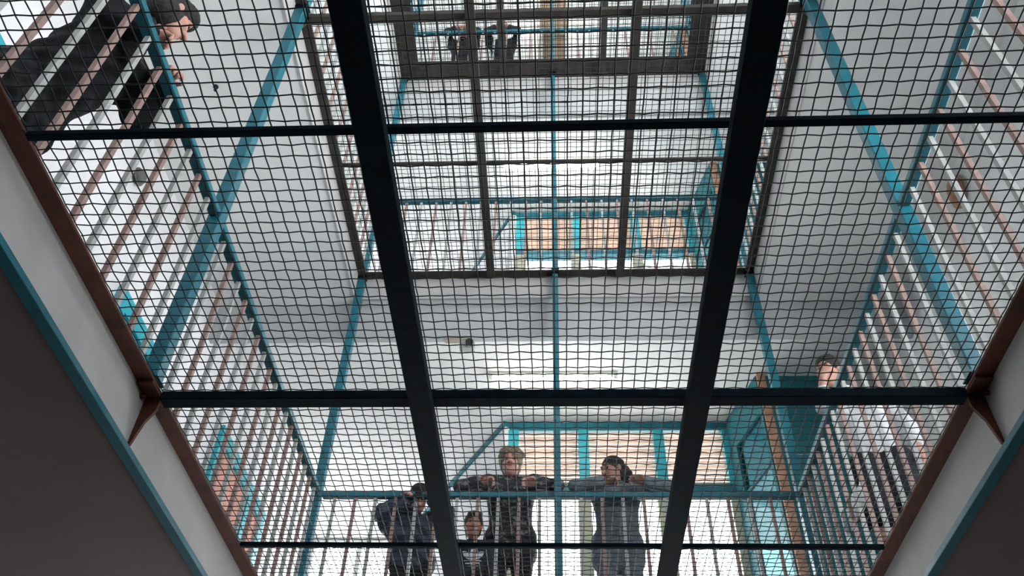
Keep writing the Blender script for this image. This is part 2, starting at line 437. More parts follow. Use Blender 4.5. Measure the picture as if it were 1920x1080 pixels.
# ------------------------------------------------------------------ slabs, walls
XW = 3.20      # inner face of the side walls
RX0, RX1 = -4.3, 3.5
YB, YE = -2.6, 10.3
def slab(z0, z1, m, name):
    b = MB()
    b.box(RX0, RX1, YB-0.2, YN, z0, z1)
    b.box(RX0, -XE, YN, YF, z0, z1); b.box(XE, RX1, YN, YF, z0, z1)
    b.box(RX0, RX1, YF, YE+0.2, z0, z1)
    return struct(b.build(name, m))
for k in (1,2,3):
    z = F[k]
    # finish layers: floor on top, ceiling paint below
    struct(slab(z-0.04, z, M['floor'], 'floor'), 'pale grey gallery floor slab around the open well', 'floor')
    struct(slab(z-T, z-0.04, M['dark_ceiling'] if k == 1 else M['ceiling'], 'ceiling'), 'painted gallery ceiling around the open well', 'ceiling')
struct(BX(RX0, RX1, YB-0.2, YE+0.2, F[4]-T, F[4]).build('ceiling', M['ceiling']), 'white ceiling over the topmost gallery', 'ceiling')
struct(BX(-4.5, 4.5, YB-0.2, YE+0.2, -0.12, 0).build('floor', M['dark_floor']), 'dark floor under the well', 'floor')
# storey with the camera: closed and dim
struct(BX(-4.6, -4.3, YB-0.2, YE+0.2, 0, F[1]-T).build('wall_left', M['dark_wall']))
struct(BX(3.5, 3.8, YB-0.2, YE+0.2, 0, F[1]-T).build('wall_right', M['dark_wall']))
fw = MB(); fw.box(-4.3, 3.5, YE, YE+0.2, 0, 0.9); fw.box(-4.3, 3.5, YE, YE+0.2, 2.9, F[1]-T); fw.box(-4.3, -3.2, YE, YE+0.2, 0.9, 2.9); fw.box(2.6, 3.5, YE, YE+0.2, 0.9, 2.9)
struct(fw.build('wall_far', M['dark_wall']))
g0 = bpy.data.objects.new('window_90', None); COL.objects.link(g0); g0.location = (-0.3, YE, 0.9); struct(g0)
for x in (-3.2, -1.77, -0.33, 1.1, 2.54): 
    o = BX(x, x+0.06, YE+0.05, YE+0.12, 0.9, 2.9).build('mullion', M['teal'], g0); o.location = (0.3, -YE, -0.9)
for x in (-3.14, -1.71, -0.27, 1.16):
    o = BX(x, x+1.37, YE+0.08, YE+0.086, 0.9, 2.9).build('pane', M['glass'], g0); o.location = (0.3, -YE, -0.9)
struct(BX(-4.3, 3.5, YB-0.2, YB, 0, F[1]-T).build('wall_near', M['dark_wall']))

DIAG = [(-0.50,7.80),(-1.95,10.30)]
nwin = [0]; ndoor = [0]
def wname():
    nwin[0] += 1; return 'window_%d' % nwin[0]
def dname():
    ndoor[0] += 1; return 'door_%d' % ndoor[0]
def quadbar(p, q, w, z0, z1):     # upright slab along p->q in plan, thickness w
    p = Vector((*p,0)); q = Vector((*q,0)); d = (q-p).normalized(); n = Vector((-d.y,d.x,0))*w/2
    return [(a.x,a.y) for a in (p-n, q-n, q+n, p+n)]

for k in (1,2,3):
    z0, z1 = F[k], F[k+1]-T
    nm = ['', 'lowest', 'middle', 'top'][k]
    # side walls (doors are set against them)
    ll = MB(); LL = [] if k == 1 else [(-2.3,1.55),(2.92,4.22),(5.56,6.52)]  # unseen windows, added to brighten the upper galleries
    ycur = YB
    for a, c in LL:
        ll.box(-3.35, -XW, ycur, a, z0, z1); ll.box(-3.35, -XW, a, c, z0, z0+0.65); ll.box(-3.35, -XW, a, c, z0+2.75, z1); ycur = c
    ll.box(-3.35, -XW, ycur, YE, z0, z1)
    struct(ll.build('wall_left', M['wall']))
    for a, c in LL:
        added_win = bpy.data.objects.new(wname(), None); COL.objects.link(added_win); added_win.location = (-XW, (a+c)/2, z0); struct(added_win)
        def PQ(mb, name, m):
            o = mb.build(name, m, added_win); o.location = (XW, -(a+c)/2, -z0); return o
        PQ(BX(-3.30, -3.25, a, c, z0+0.65, z0+0.71), 'added_frame_rail', M['teal']); PQ(BX(-3.30, -3.25, a, c, z0+2.69, z0+2.75), 'added_frame_rail', M['teal'])
        for y_ in (a, (a+c)/2-0.03, c-0.06): PQ(BX(-3.30, -3.25, y_, y_+0.06, z0+0.71, z0+2.69), 'mullion', M['teal'])
        PQ(BX(-3.28, -3.274, a+0.06, c-0.06, z0+0.71, z0+2.69), 'pane', M['glass'])
    lw = MB(); LW = [(-2.3,0.2),(0.6,3.1),(3.4,4.4)]; wt = 1.80 if k == 1 else (2.45 if k == 2 else 3.0)  # windows out of view, added to throw light on the left ceilings
    ycur = YB
    for a, c in LW:
        lw.box(XW, 3.35, ycur, a, z0, z1); lw.box(XW, 3.35, a, c, z0, z0+0.65); lw.box(XW, 3.35, a, c, z0+wt, z1); ycur = c
    lw.box(XW, 3.35, ycur, 7.12, z0, z1)
    struct(lw.build('wall_right', M['wall_grey']))
    for a, c in LW:
        added_win = bpy.data.objects.new(wname(), None); COL.objects.link(added_win); added_win.location = (XW, (a+c)/2, z0); struct(added_win)
        def PL(mb, name, m):
            o = mb.build(name, m, added_win); o.location = (-XW, -(a+c)/2, -z0); return o
        PL(BX(3.25, 3.30, a, c, z0+0.65, z0+0.71), 'added_frame_rail', M['teal']); PL(BX(3.25, 3.30, a, c, z0+wt-0.06, z0+wt), 'added_frame_rail', M['teal'])
        for y_ in (a, (a+c)/2-0.03, c-0.06): PL(BX(3.25, 3.30, y_, y_+0.06, z0+0.71, z0+wt-0.06), 'mullion', M['teal'])
        PL(BX(3.274, 3.28, a+0.06, c-0.06, z0+0.71, z0+wt-0.06), 'pane', M['glass'])
    # far wall: glazed, between the oblique wall and the teal screen
    xs = [-0.45, 0.30, 1.10, 1.83]
    y = 7.80
    wroot = bpy.data.objects.new(wname(), None); COL.objects.link(wroot); wroot.location = (0.7, y, z0); struct(wroot)
    def P(mb, name, m, **kw):
        o = mb.build(name, m, wroot, **kw); o.location = (-0.7, -y, -z0); return o
    P(BX(-0.52, 1.90, y, y+0.10, z1-0.105, z1), 'header', M['teal'])
    P(BX(-0.52, 1.90, y, y+0.10, z0+2.385, z0+2.475), 'transom', M['teal'])
    P(BX(-0.52, 1.90, y, y+0.12, z0, z0+0.25), 'sill', M['teal'])
    for x in xs:
        P(BX(x-0.055, x+0.055, y-0.01, y+0.11, z0+2.475, z1-0.105), 'mullion', M['teal_light'])
        P(BX(x-0.075, x+0.055, y-0.01, y+0.11, z0+0.25, z0+2.385), 'mullion', M['washed_teal'])
    for i in range(3):
        a, b_ = xs[i]+0.055, xs[i+1]-0.055
        sl = MB(); n = 13
        for j in range(n):
            zc = z0+2.475 + (z1-0.105-z0-2.475)*(j+0.5)/n
            sl.add([(a,y+0.015,zc+0.002),(b_,y+0.015,zc+0.002),(b_,y+0.060,zc-0.010),(a,y+0.060,zc-0.010),
                    (a,y+0.015,zc+0.006),(b_,y+0.015,zc+0.006),(b_,y+0.060,zc-0.006),(a,y+0.060,zc-0.006)],
                   [(0,3,2,1),(4,5,6,7),(0,1,5,4),(1,2,6,5),(2,3,7,6),(3,0,4,7)])
        P(sl, 'slat_blind', M['slat'])
        P(BX(a, b_, y+0.075, y+0.081, z0+2.475, z1-0.105), 'pane', M['glass'])
        P(BX(a+0.0, b_, y+0.06, y+0.066, z0+0.25, z0+2.385), 'pane', M['glass'])
    # oblique wall with a teal trim under the ceiling
    struct(MB().prism(quadbar(DIAG[0], DIAG[1], 0.10, 0, 0), z0, z1-0.07).build('wall_oblique', M['wall']))
    struct(MB().prism(quadbar(DIAG[0], DIAG[1], 0.14, 0, 0), z1-0.07, z1).build('trim_%d' % k, M['teal']))
    # end window of the left wing
    w2 = bpy.data.objects.new(wname(), None); COL.objects.link(w2); w2.location = (-2.6, YE, z0); struct(w2)
    def P2(mb, name, m):
        o = mb.build(name, m, w2); o.location = (2.6, -YE, -z0); return o
    P2(BX(-3.2, -1.9, YE, YE+0.10, z1-0.06, z1), 'header', M['pale'])
    for x in (-3.17, -2.55, -1.95): P2(BX(x-0.03, x+0.03, YE, YE+0.08, z0+0.3, z1-0.06), 'mullion', M['pale'])
    P2(BX(-3.2, -1.9, YE, YE+0.12, z0, z0+0.3), 'sill', M['pale'])
    P2(BX(-3.14, -2.58, YE+0.03, YE+0.036, z0+0.3, z1-0.06), 'pane', M['glass'])
    P2(BX(-2.52, -1.98, YE+0.03, YE+0.036, z0+0.3, z1-0.06), 'pane', M['glass'])
    struct(BX(-3.2, 3.2, YB-0.12, YB, z0, z1).build('wall_near', M['wall']))
    # right far corner: teal door leaf, beige wall strip, oblique glazed screen
    struct(BX(2.79, 3.35, 7.0, 7.12, z0, z1).build('wall_far', M['wall_grey']))
    d = dname(); dr = bpy.data.objects.new(d, None); COL.objects.link(dr); dr.location = (2.45, 7.0, z0); struct(dr)
    def P4(mb, name, m):
        o = mb.build(name, m, dr); o.location = (-2.45, -7.0, -z0); return o
    P4(BX(2.12, 2.79, 7.02, 7.08, z0, z0+2.30), 'door_leaf', M['teal_panel'])
    P4(BX(2.12, 2.79, 7.02, 7.08, z0+2.315, z1), 'transom_panel', M['teal_panel'])
    P4(BX(2.12, 2.79, 7.03, 7.07, z0+2.30, z0+2.315), 'seam', M['pale'])
    P4(BX(2.20, 2.24, 6.96, 7.02, z0+0.95, z0+1.10), 'handle', M['iron'])
    struct(BX(2.04, 2.12, 6.98, 7.08, z0, z1).build('trim_%d' % (10+k), M['wood']))
    s0, s1 = (2.06,7.03), (1.86,7.80)
    w4 = bpy.data.objects.new(wname(), None); COL.objects.link(w4); w4.location = (1.96, 7.4, z0); struct(w4)
    def P5(mb, name, m):
        o = mb.build(name, m, w4); o.location = (-1.96, -7.4, -z0); return o
    def lerp(t): return (s0[0]+(s1[0]-s0[0])*t, s0[1]+(s1[1]-s0[1])*t)
    P5(MB().prism(quadbar(s0, s1, 0.06, 0, 0), z1-0.42, z1), 'header', M['teal_panel'])
    P5(MB().prism(quadbar(s0, s1, 0.06, 0, 0), z0, z0+0.3), 'sill', M['teal_panel'])
    for a, c in ((0.0,0.06),(0.80,1.0)): P5(MB().prism(quadbar(lerp(a), lerp(c), 0.07, 0, 0), z0+0.3, z1-0.42), 'mullion', M['teal_panel'])
    P5(MB().prism(quadbar(lerp(0.06), lerp(0.80), 0.03, 0, 0), z0+2.26, z0+2.29), 'transom', M['teal_panel'])
    P5(MB().prism(quadbar(lerp(0.06), lerp(0.80), 0.008, 0, 0), z0+2.29, z1-0.42), 'pane', M['cyan_glass'])
    P5(MB().prism(quadbar(lerp(0.06), lerp(0.80), 0.008, 0, 0), z0+0.3, z0+2.26), 'pane', M['pale_glass'])
    # downstand beam over the far gallery
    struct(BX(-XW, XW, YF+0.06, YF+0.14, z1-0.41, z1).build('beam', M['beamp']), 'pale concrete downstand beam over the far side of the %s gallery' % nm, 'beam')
    # doors in the left wall
    for (ya, yb, zt, kind) in ((1.75,2.72,2.02,'plain'),(4.42,5.36,2.02,'plain'),(6.72,8.35,2.44,'framed')):
        dd = bpy.data.objects.new(dname(), None); COL.objects.link(dd); dd.location = (-XW, (ya+yb)/2, z0); struct(dd)
        def P6(mb, name, m):
            o = mb.build(name, m, dd); o.location = (XW, -(ya+yb)/2, -z0); return o
        P6(BX(-XW, -XW+0.05, ya, ya+0.13, z0, z0+zt), 'jamb', M['teal_light']); P6(BX(-XW, -XW+0.05, yb-0.13, yb, z0, z0+zt), 'jamb', M['teal_light'])
        P6(BX(-XW, -XW+0.05, ya+0.13, yb-0.13, z0+zt-0.15, z0+zt), 'head', M['teal_light'])
        if kind == 'plain':
            P6(BX(-XW, -XW+0.03, ya+0.13, yb-0.13, z0, z0+zt-0.15), 'door_leaf', M['teal_light'])
        else:
            P6(BX(-XW, -XW+0.02, ya+0.13, yb-0.13, z0+1.2, z0+zt-0.15), 'infill_panel', M['salmon'])
            P6(BX(-XW, -XW+0.03, ya+0.13, yb-0.13, z0, z0+1.2), 'door_leaf', M['teal_light'])
            P6(BX(-XW+0.02, -XW+0.05, 7.75, 7.87, z0, z0+zt-0.15), 'mullion', M['teal_light'])

# ------------------------------------------------------------------ channel beams round the well
def channel(name_label, k, side):
    z = F[k]; zb = z-T-0.01
    cols = (M['rust'], M['web'], M['teal']) if k == 1 else (M['iron2'], M['web'], M['iron2'])
    cz = empty('channel_beam', {'left':(-XE,2.6,zb),'right':(XE,2.6,zb),'far':(0,YF,zb)}[side], name_label, 'beam')
    o = Vector(cz.location)
    def P(mb, n, m, **kw):
        q = mb.build(n, m, cz, **kw); q.location = -o; return q
    if side in ('left','right'):
        sg = -1 if side == 'left' else 1
        X = lambda a, b: tuple(sorted((sg*a, sg*b)))
        fl = (0, 1.80, 1.80, 1.64)[k]
        P(BX(*X(fl, XE-0.001), YN, YF-0.001, z-0.030, z-0.015), 'top_flange', cols[0], bevel=0.003)
        P(BX(*X(XE-0.012, XE-0.001), YN, YF-0.001, zb+0.02, z-0.030), 'web', cols[1])
        P(BX(*X(XE-0.022, XE+0.03), YN, YF-0.001, zb-0.012, zb+0.02) if k == 1 else BX(*X(XE-0.014, XE-0.001), YN, YF-0.001, zb, zb+0.02), 'bottom_flange', cols[2] if k == 1 else M['web'], bevel=0.003)
        for ys in ((0.30, 3.13) if k == 1 else (3.13,)):
            st = MB(); t = 0.008
            poly = [(fl+0.005, z-0.031), (XE-0.013, z-0.031), (XE-0.013, zb+0.021), (XE-0.024, zb+0.021), (XE-0.050, z-0.17), (fl+0.005, z-0.10)]
            vs = [(sg*a, ys-t, c) for a, c in poly] + [(sg*a, ys+t, c) for a, c in poly]; n = 6
            st.add(vs, [tuple(range(n)), tuple(range(2*n-1,n-1,-1))] + [(i,i+n,(i+1)%n+n,(i+1)%n) for i in range(n)])
            P(st, 'stiffener', cols[0])
            if k == 1:
                P(BX(*X(fl+0.0, XE-0.013), ys-0.13, ys-0.01, z-0.042, z-0.0305), 'splice_plate', cols[0], bevel=0.003)
                P(MB().tube([(sg*(XE-0.014), ys-0.05, z-0.06),(sg*(XE-0.034), ys-0.05, z-0.06)], 0.011, 6), 'bolt', cols[0])
    else:
        xs_ = (0, 1.80, 1.80, 1.64)[k] - 0.001
        P(BX(-xs_, xs_, YF-(0, 0.10, 0.10, 0.27)[k], YF-0.002, z-0.030, z-0.015), 'top_flange', cols[0], bevel=0.003)
        P(BX(-XE+0.001, XE-0.001, YF-0.014, YF-0.002, zb+0.02, z-0.030), 'web', cols[1])
        P(BX(-XE+0.001, XE-0.001, YF-0.024, YF-0.002, zb, zb+0.02), 'bottom_flange', cols[2] if k == 1 else M['web'])
    return cz
for k in (1,2,3):
    for side in ('left','right','far'):
        desc = 'rust red and white steel channel with a teal lower lip' if k == 1 else 'dark brown flanged steel channel'
        channel('%s along the %s edge of the %s mesh grid' % (desc, side, WORD[k]), k, side)

# ------------------------------------------------------------------ mesh grids over the well
def wire_panel(x0, x1, y0, y1, pitch=0.05, r=0.0027, a=0.0025):
    xs = np.arange(math.ceil(x0/pitch), math.floor(x1/pitch)+1); ys = np.arange(math.ceil(y0/pitch), math.floor(y1/pitch)+1)
    b = MB(); jr = np.random.default_rng(int((x0+5)*100+(y0+5)*10))
    for i in xs:
        j_ = jr.normal(0, 0.0012)
        pts = [(i*pitch + j_, y0, 0)] + [(i*pitch + j_ + jr.normal(0,0.0007), j*pitch, a if (i+j) % 2 else -a) for j in ys] + [(i*pitch + j_, y1, 0)]
        b.tube(pts, r, 5, True)
    for j in ys:
        j_ = jr.normal(0, 0.0014)
        pts = [(x0, j*pitch + j_, 0)] + [(i*pitch, j*pitch + j_ + jr.normal(0,0.0008), -a if (i+j) % 2 else a) for i in xs] + [(x1, j*pitch + j_, 0)]
        b.tube(pts, r, 5, True)
    return b
BXL, BXR = -0.594, 0.622
cols = [(-1.80, BXL-0.0, 'left'), (BXL, BXR, 'centre'), (BXR, 1.80, 'right')]
rows = [(YN+0.3, 3.13, 'near'), (3.13, YF-0.10, 'far')]
proto = {}
for (x0,x1,cn) in cols:
    for (y0,y1,rn) in rows:
        o = wire_panel(x0,x1,y0,y1).build('wire_mesh_panel', M['wire'], None, True)
        o.location = (0,0,F[1]-0.010)
        tag(o, 'dark crimped wire mesh panel, %s bay of the %s row in the lowest grid' % (cn, rn), 'wire mesh', 'wire mesh panels of the lowest grid')
        for k in (2,3):
            c = o.copy(); COL.objects.link(c); c.location = (0,0,F[k]-0.010)
            c['label'] = 'wire mesh panel, %s bay of the %s row in the %s grid' % (cn, rn, WORD[k]); c['group'] = 'wire mesh panels of the %s grid' % WORD[k]
for k in (1,2,3):
    z = F[k]; m = M['iron'] if k == 1 else M['iron2']; zt = z-0.0165
    # main beams run away from the viewer, cross bars lie on them
    w = 0.050 if k == 1 else 0.036
    for x, cn in ((BXL,'left'),(BXR,'right')):
        o = BX(x-w, x+w, YN+0.3, YF-0.10, z-0.125, z-0.064).build('steel_beam', m, None, bevel=0.004)
        tag(o, 'dark %s box beam running away under the %s mesh grid, %s of two' % ('blue black' if k == 1 else 'brown', WORD[k], cn), 'beam', 'long beams of the %s grid' % WORD[k])
    for y, t, hh, q in ((0.62,0.013,0.024,'thin front'),(1.68,0.014,0.026,'thin second'),(3.13,0.034,0.047,'thick middle'),(4.48,0.013,0.024,'thin rearmost')):
        o = BX(-1.795, 1.795, y-t, y+t, zt-hh if hh > 0.03 else zt-hh, zt).build('cross_bar', m, None, bevel=0.003)
        tag(o, '%s dark steel cross bar under the wire of the %s mesh grid' % (q, WORD[k]), 'bar', 'cross bars of the %s grid' % WORD[k])

# ------------------------------------------------------------------ railings and posts
RX = 1.84; RT = 1.165
def railing(k, side):
    z = F[k]
    if side == 'far': loc = (0, 5.85, z)
    else: loc = ((-RX if side == 'left' else RX), 2.5, z)
    r = empty('railing', loc, 'teal topped railing of pink and pale bars on the %s side of the %s gallery' % (side, WORD[k]), 'railing')
    if side == 'far':
        h = BX(-RX+0.04, RX-0.04, -0.026, 0.026, RT-0.055, RT).build('handrail', M['teal'], r, bevel=0.008)
        n = 22; pos = [(-1.70 + 0.1575*i, 0) for i in range(n)]
    else:
        for a_, c_ in ((-2.6, 0.512), (0.588, 3.292)): BX(-0.030, 0.030, a_, c_, RT-0.045, RT).build('handrail', M['teal'], r, bevel=0.008)
        pos = [(0, -2.43+0.157*i + (-0.004 if side == 'left' else 0.0)) for i in range(37)]
    me = {}
    ln = 'x' if side == 'far' else 'y'
    for m, nm in ((M['pink'],'p'),(M['pale'],'w')):
        b = BX(-0.0118, 0.0118, -0.0118, 0.0118, 0.0, RT-0.055 if side == 'far' else RT-0.045)
        o = b.build('baluster', m, r); me[nm] = o
    first = {'p':True,'w':True}
    for i, (x, y) in enumerate(pos):
        nm = 'p' if i % 2 else 'w'
        o = me[nm]
        if not first[nm]:
            o = o.copy(); COL.objects.link(o); o.parent = r
        first[nm] = False
        o.location = (x, y, 0)
    return r
for k in (1,2,3):
    for side in ('left','right','far'): railing(k, side)
def post(x, y, k, w, lab):
    z = F[k]; top = 3.55-0.036
    r = empty('steel_post', (x,y,z), lab, 'post')
    BX(-w/2, w/2, -w/2, w/2, 0.008, top-0.03).build('shaft', M['teal'], r, bevel=0.006)
    BX(-w/2-0.01, w/2+0.01, -w/2-0.01, w/2+0.01, 0, 0.008).build('base_plate', M['teal'], r)
    BX(-w/2-0.008, w/2+0.008, -w/2-0.008, w/2+0.008, top-0.03, top).build('cap_plate', M['iron'], r)
    return r
for k in (1,2,3):
    for x, sn in ((-RX,'left'),(RX,'right')):
        post(x, 3.05, k, 0.075, 'teal square post halfway along the %s railing of the %s gallery' % (sn, WORD[k]))
        post(x, 5.83, k, 0.070, 'teal square post at the far %s corner of the %s gallery railing' % (sn, WORD[k]))
    post(0.012, 5.788, k, 0.054, 'slim teal post in the middle of the far railing, %s gallery' % WORD[k])

# ------------------------------------------------------------------ lamps and small fittings
def tube_light(k):
    z = F[k+1]-T
    r = empty('fluorescent_light', (-0.02, 6.97, z), 'long glowing fluorescent tube light under the far ceiling of the %s gallery' % WORD[k], 'lamp', 'tube lights over the far galleries')
    BX(-0.66, 0.66, -0.035, 0.035, -0.030, 0.0).build('housing', M['fixture'], r, bevel=0.004)
    for s in (-1,1): BX(s*0.635-0.02, s*0.635+0.02, -0.02, 0.02, -0.075, -0.030).build('lamp_holder', M['fixture'], r)
    MB().tube([(-0.615,0,-0.055),(0.615,0,-0.055)], 0.019, 12).build('tube', M['lamp'], r, True)
for k in (1,2,3): tube_light(k)

def cctv():
    zb = F[2]-T-0.41
    r = empty('security_camera', (-0.84, 5.965, zb), 'small security camera with dark lens under the downstand beam, lowest gallery', 'camera')
    BX(-0.16, 0.06, -0.03, 0.03, -0.025, 0.0).build('bracket', M['tanp'], r, bevel=0.004)
    BX(0.02, 0.06, -0.02, 0.02, -0.05, -0.025).build('arm', M['pale'], r, bevel=0.004)
    BX(-0.02, 0.12, -0.045, 0.045, -0.13, -0.05).build('body', M['pale'], r, bevel=0.01)
    MB().tube([(0.075,-0.045,-0.095),(0.075,-0.085,-0.105)], 0.036, 16).build('lens', M['black'], r)
cctv()
def wall_fitting(loc, sg, rx, rz, m, lab, cat):
    r = empty('wall_fitting' if cat == 'fitting' else 'wall_lamp', loc, lab, cat)
    MB().tube([(0,0,0),(-sg*0.02,0,0)], [max(rx,rz)*0.9]*2, 20).build('backplate', M['tanp'], r)
    MB().ellipsoid((-sg*0.03,0,0), (0.055, rx, rz), 20, 12).build('dome', m, r, True)
    MB().tube([(-sg*0.03+0.0, rx*1.02*math.cos(t), rz*1.02*math.sin(t)) for t in np.linspace(0,2*math.pi,25)], 0.008, 6, False).build('rim', m, r, True)
wall_fitting((XW, 4.47, F[1]+3.02), 1, 0.10, 0.15, M['amber'], 'brown oval wall lamp high on the right wall, lowest gallery', 'wall lamp')
wall_fitting((-XW, 4.02, F[1]+2.80), -1, 0.065, 0.065, M['greyp'], 'larger grey round fitting high on the left wall behind the bars', 'fitting')
wall_fitting((-XW, 3.60, F[1]+3.06), -1, 0.04, 0.04, M['greyp'], 'smaller grey round fitting on the left wall close to the ceiling', 'fitting')
h_ = empty('ceiling_hook', (-2.55, 3.52, F[2]-T), 'tiny black hook hanging under the left ceiling of the lowest gallery', 'hook')
MB().tube([(0,0,0),(0,0,-0.012)], 0.02, 12).build('rose', M['black'], h_)
MB().tube([(0,0,-0.012),(0,0,-0.05),(0.01,0.0,-0.065),(0.022,0,-0.055)], 0.006, 8).build('hook', M['black'], h_, True)
# sheet of paper tied behind the right-hand bars
pp = MB(); n = 10
yy = np.linspace(4.74, 5.08, n)
fv = [(1.868+0.010*math.sin(i*1.1), yy[i], F[1]+0.40+0.16*t+0.0) for t in (0,1) for i in range(n)]
fv2 = [(x+0.002, y, z) for x,y,z in fv]
fs = [(i,i+1,n+i+1,n+i) for i in range(n-1)] + [(2*n+i, 3*n+i, 3*n+i+1, 2*n+i+1) for i in range(n-1)]
fs += [(i, 2*n+i, 2*n+i+1, i+1) for i in range(n-1)] + [(n+i, n+i+1, 3*n+i+1, 3*n+i) for i in range(n-1)]
fs += [(0, n, 3*n, 2*n), (n-1, 3*n-1, 4*n-1, 2*n-1)]
tag(pp.add(fv+fv2, fs).build('paper_sheet', M['paper'], None, True), 'white sheet of paper behind the right railing bars below the black shorts', 'paper')
# tan column on the topmost gallery
cl = empty('column', (0.03, 6.02, F[3]), 'broad tan column behind the far railing of the top gallery', 'column')
BX(-0.19, 0.19, -0.10, 0.10, 0.06, 3.25-0.45).build('shaft', M['column'], cl, bevel=0.01)
BX(-0.21, 0.21, -0.12, 0.12, 0, 0.06).build('base', M['column'], cl)

# ------------------------------------------------------------------ people
def J0(s, **kw):
    d = dict(kneL=(0.10*s,-0.01,0.50*s), kneR=(-0.10*s,-0.01,0.50*s), ankL=(0.11*s,0.03,0.085*s), ankR=(-0.11*s,0.03,0.085*s))
    d.update(kw); return d
hi, lo_ = 0.007, 0.011
# fair curly-haired person, arms spread on the far rail
person('person with curly dark blond hair and patterned sweater, arms spread on the far handrail', (-0.36,6.14,F[1]), 0,
    J0(1.0, pelvis=(0,0.05,0.94), chest=(0,-0.09,1.28), neck=(0,-0.15,1.375), head=(0.0,-0.205,1.475), rot=(0.0,0.10),
       shoL=(0.185,-0.11,1.355), shoR=(-0.185,-0.11,1.355), elbL=(0.37,-0.255,1.235), elbR=(-0.375,-0.265,1.228), wriL=(0.225,-0.325,1.225), wriR=(-0.235,-0.325,1.235)),
    dict(skin=M['skin'], hair=M['hair_blond'], top=M['jacket_pattern'], low=M['jacket_black'], shoe=M['shoe']), 1.0, hi, 'curly', hem=0.07,
    hands=dict(L=((-1,-0.25,0.0),(0,-0.3,-1),0.7), R=((1,-0.25,0.02),(0,-0.3,-1),0.7)))
# person in grey sweatshirt looking to the left
person('person in grey sweatshirt with dark tied hair, head turned left, leaning on the far handrail', (0.47,6.12,F[1]), 0,
    J0(0.97, pelvis=(0,0.05,0.90), chest=(0,-0.09,1.21), neck=(-0.01,-0.14,1.32), head=(-0.02,-0.18,1.415), rot=(-1.0,0.25),
       shoL=(0.18,-0.10,1.29), shoR=(-0.18,-0.10,1.29), elbL=(0.385,-0.255,1.225), elbR=(-0.32,-0.265,1.22), wriL=(0.22,-0.30,1.235), wriR=(-0.12,-0.32,1.225)),
    dict(skin=M['skin3'], hair=M['hair_black'], top=M['sweat_grey'], low=M['sweat_grey'], shoe=M['shoe']), 0.97, hi, 'tied', hood=True, hem=0.10,
    hands=dict(L=((-1,-0.15,0.25),(0,-0.3,-1),0.6), R=((1,-0.25,0.02),(0,-0.3,-1),0.7)))
# teenager in a navy padded jacket and cap, head bowed
person('young person in navy padded jacket and black cap, head bowed over the far handrail', (-1.10,6.10,F[1]), 0,
    J0(0.80, pelvis=(0,0.04,0.74), chest=(-0.01,-0.04,0.95), neck=(0.0,-0.10,1.05), head=(0.045,-0.185,1.15), rot=(0.15,0.75),
       shoL=(0.165,-0.06,1.00), shoR=(-0.175,-0.06,0.99), elbL=(0.27,-0.15,1.00), elbR=(-0.24,-0.17,1.03), wriL=(0.17,-0.215,1.125), wriR=(-0.06,-0.205,1.10)),
    dict(skin=M['skin'], hair=M['hair_black'], top=M['jacket_navy'], low=M['jacket_black'], shoe=M['shoe']), 0.84, hi, 'short', puffy=0.028, hood='cap',
    hands=dict(L=((-0.4,-0.7,0.45),(0,-0.2,-1),0.9), R=((0.3,-0.7,0.5),(0,-0.2,-1),0.9)))
# child with an emblem on the shirt
kid, kshirt = person('ruddy faced child in dark shirt with a pale leaf emblem, standing behind the far bars', (-0.63,5.985,F[1]), 0,
    J0(0.63, pelvis=(0,0.02,0.55), chest=(0,0.01,0.745), neck=(0,0.0,0.825), head=(0,-0.025,0.94), rot=(0.1,0.12),
       shoL=(0.125,0.01,0.79), shoR=(-0.125,0.01,0.79), elbL=(0.15,0.01,0.62), elbR=(-0.155,0.02,0.62), wriL=(0.145,-0.05,0.47), wriR=(-0.155,-0.05,0.47)),
    dict(skin=M['skin2'], hair=M['hair_brown'], top=M['shirt_dark'], low=M['jacket_black'], shoe=M['shoe']), 0.66, hi, 'fringe', hs=1.28,
    hands=dict(L=((0,-0.1,-1),(-1,0,0),0.4), R=((0,-0.1,-1),(1,0,0),0.4)))
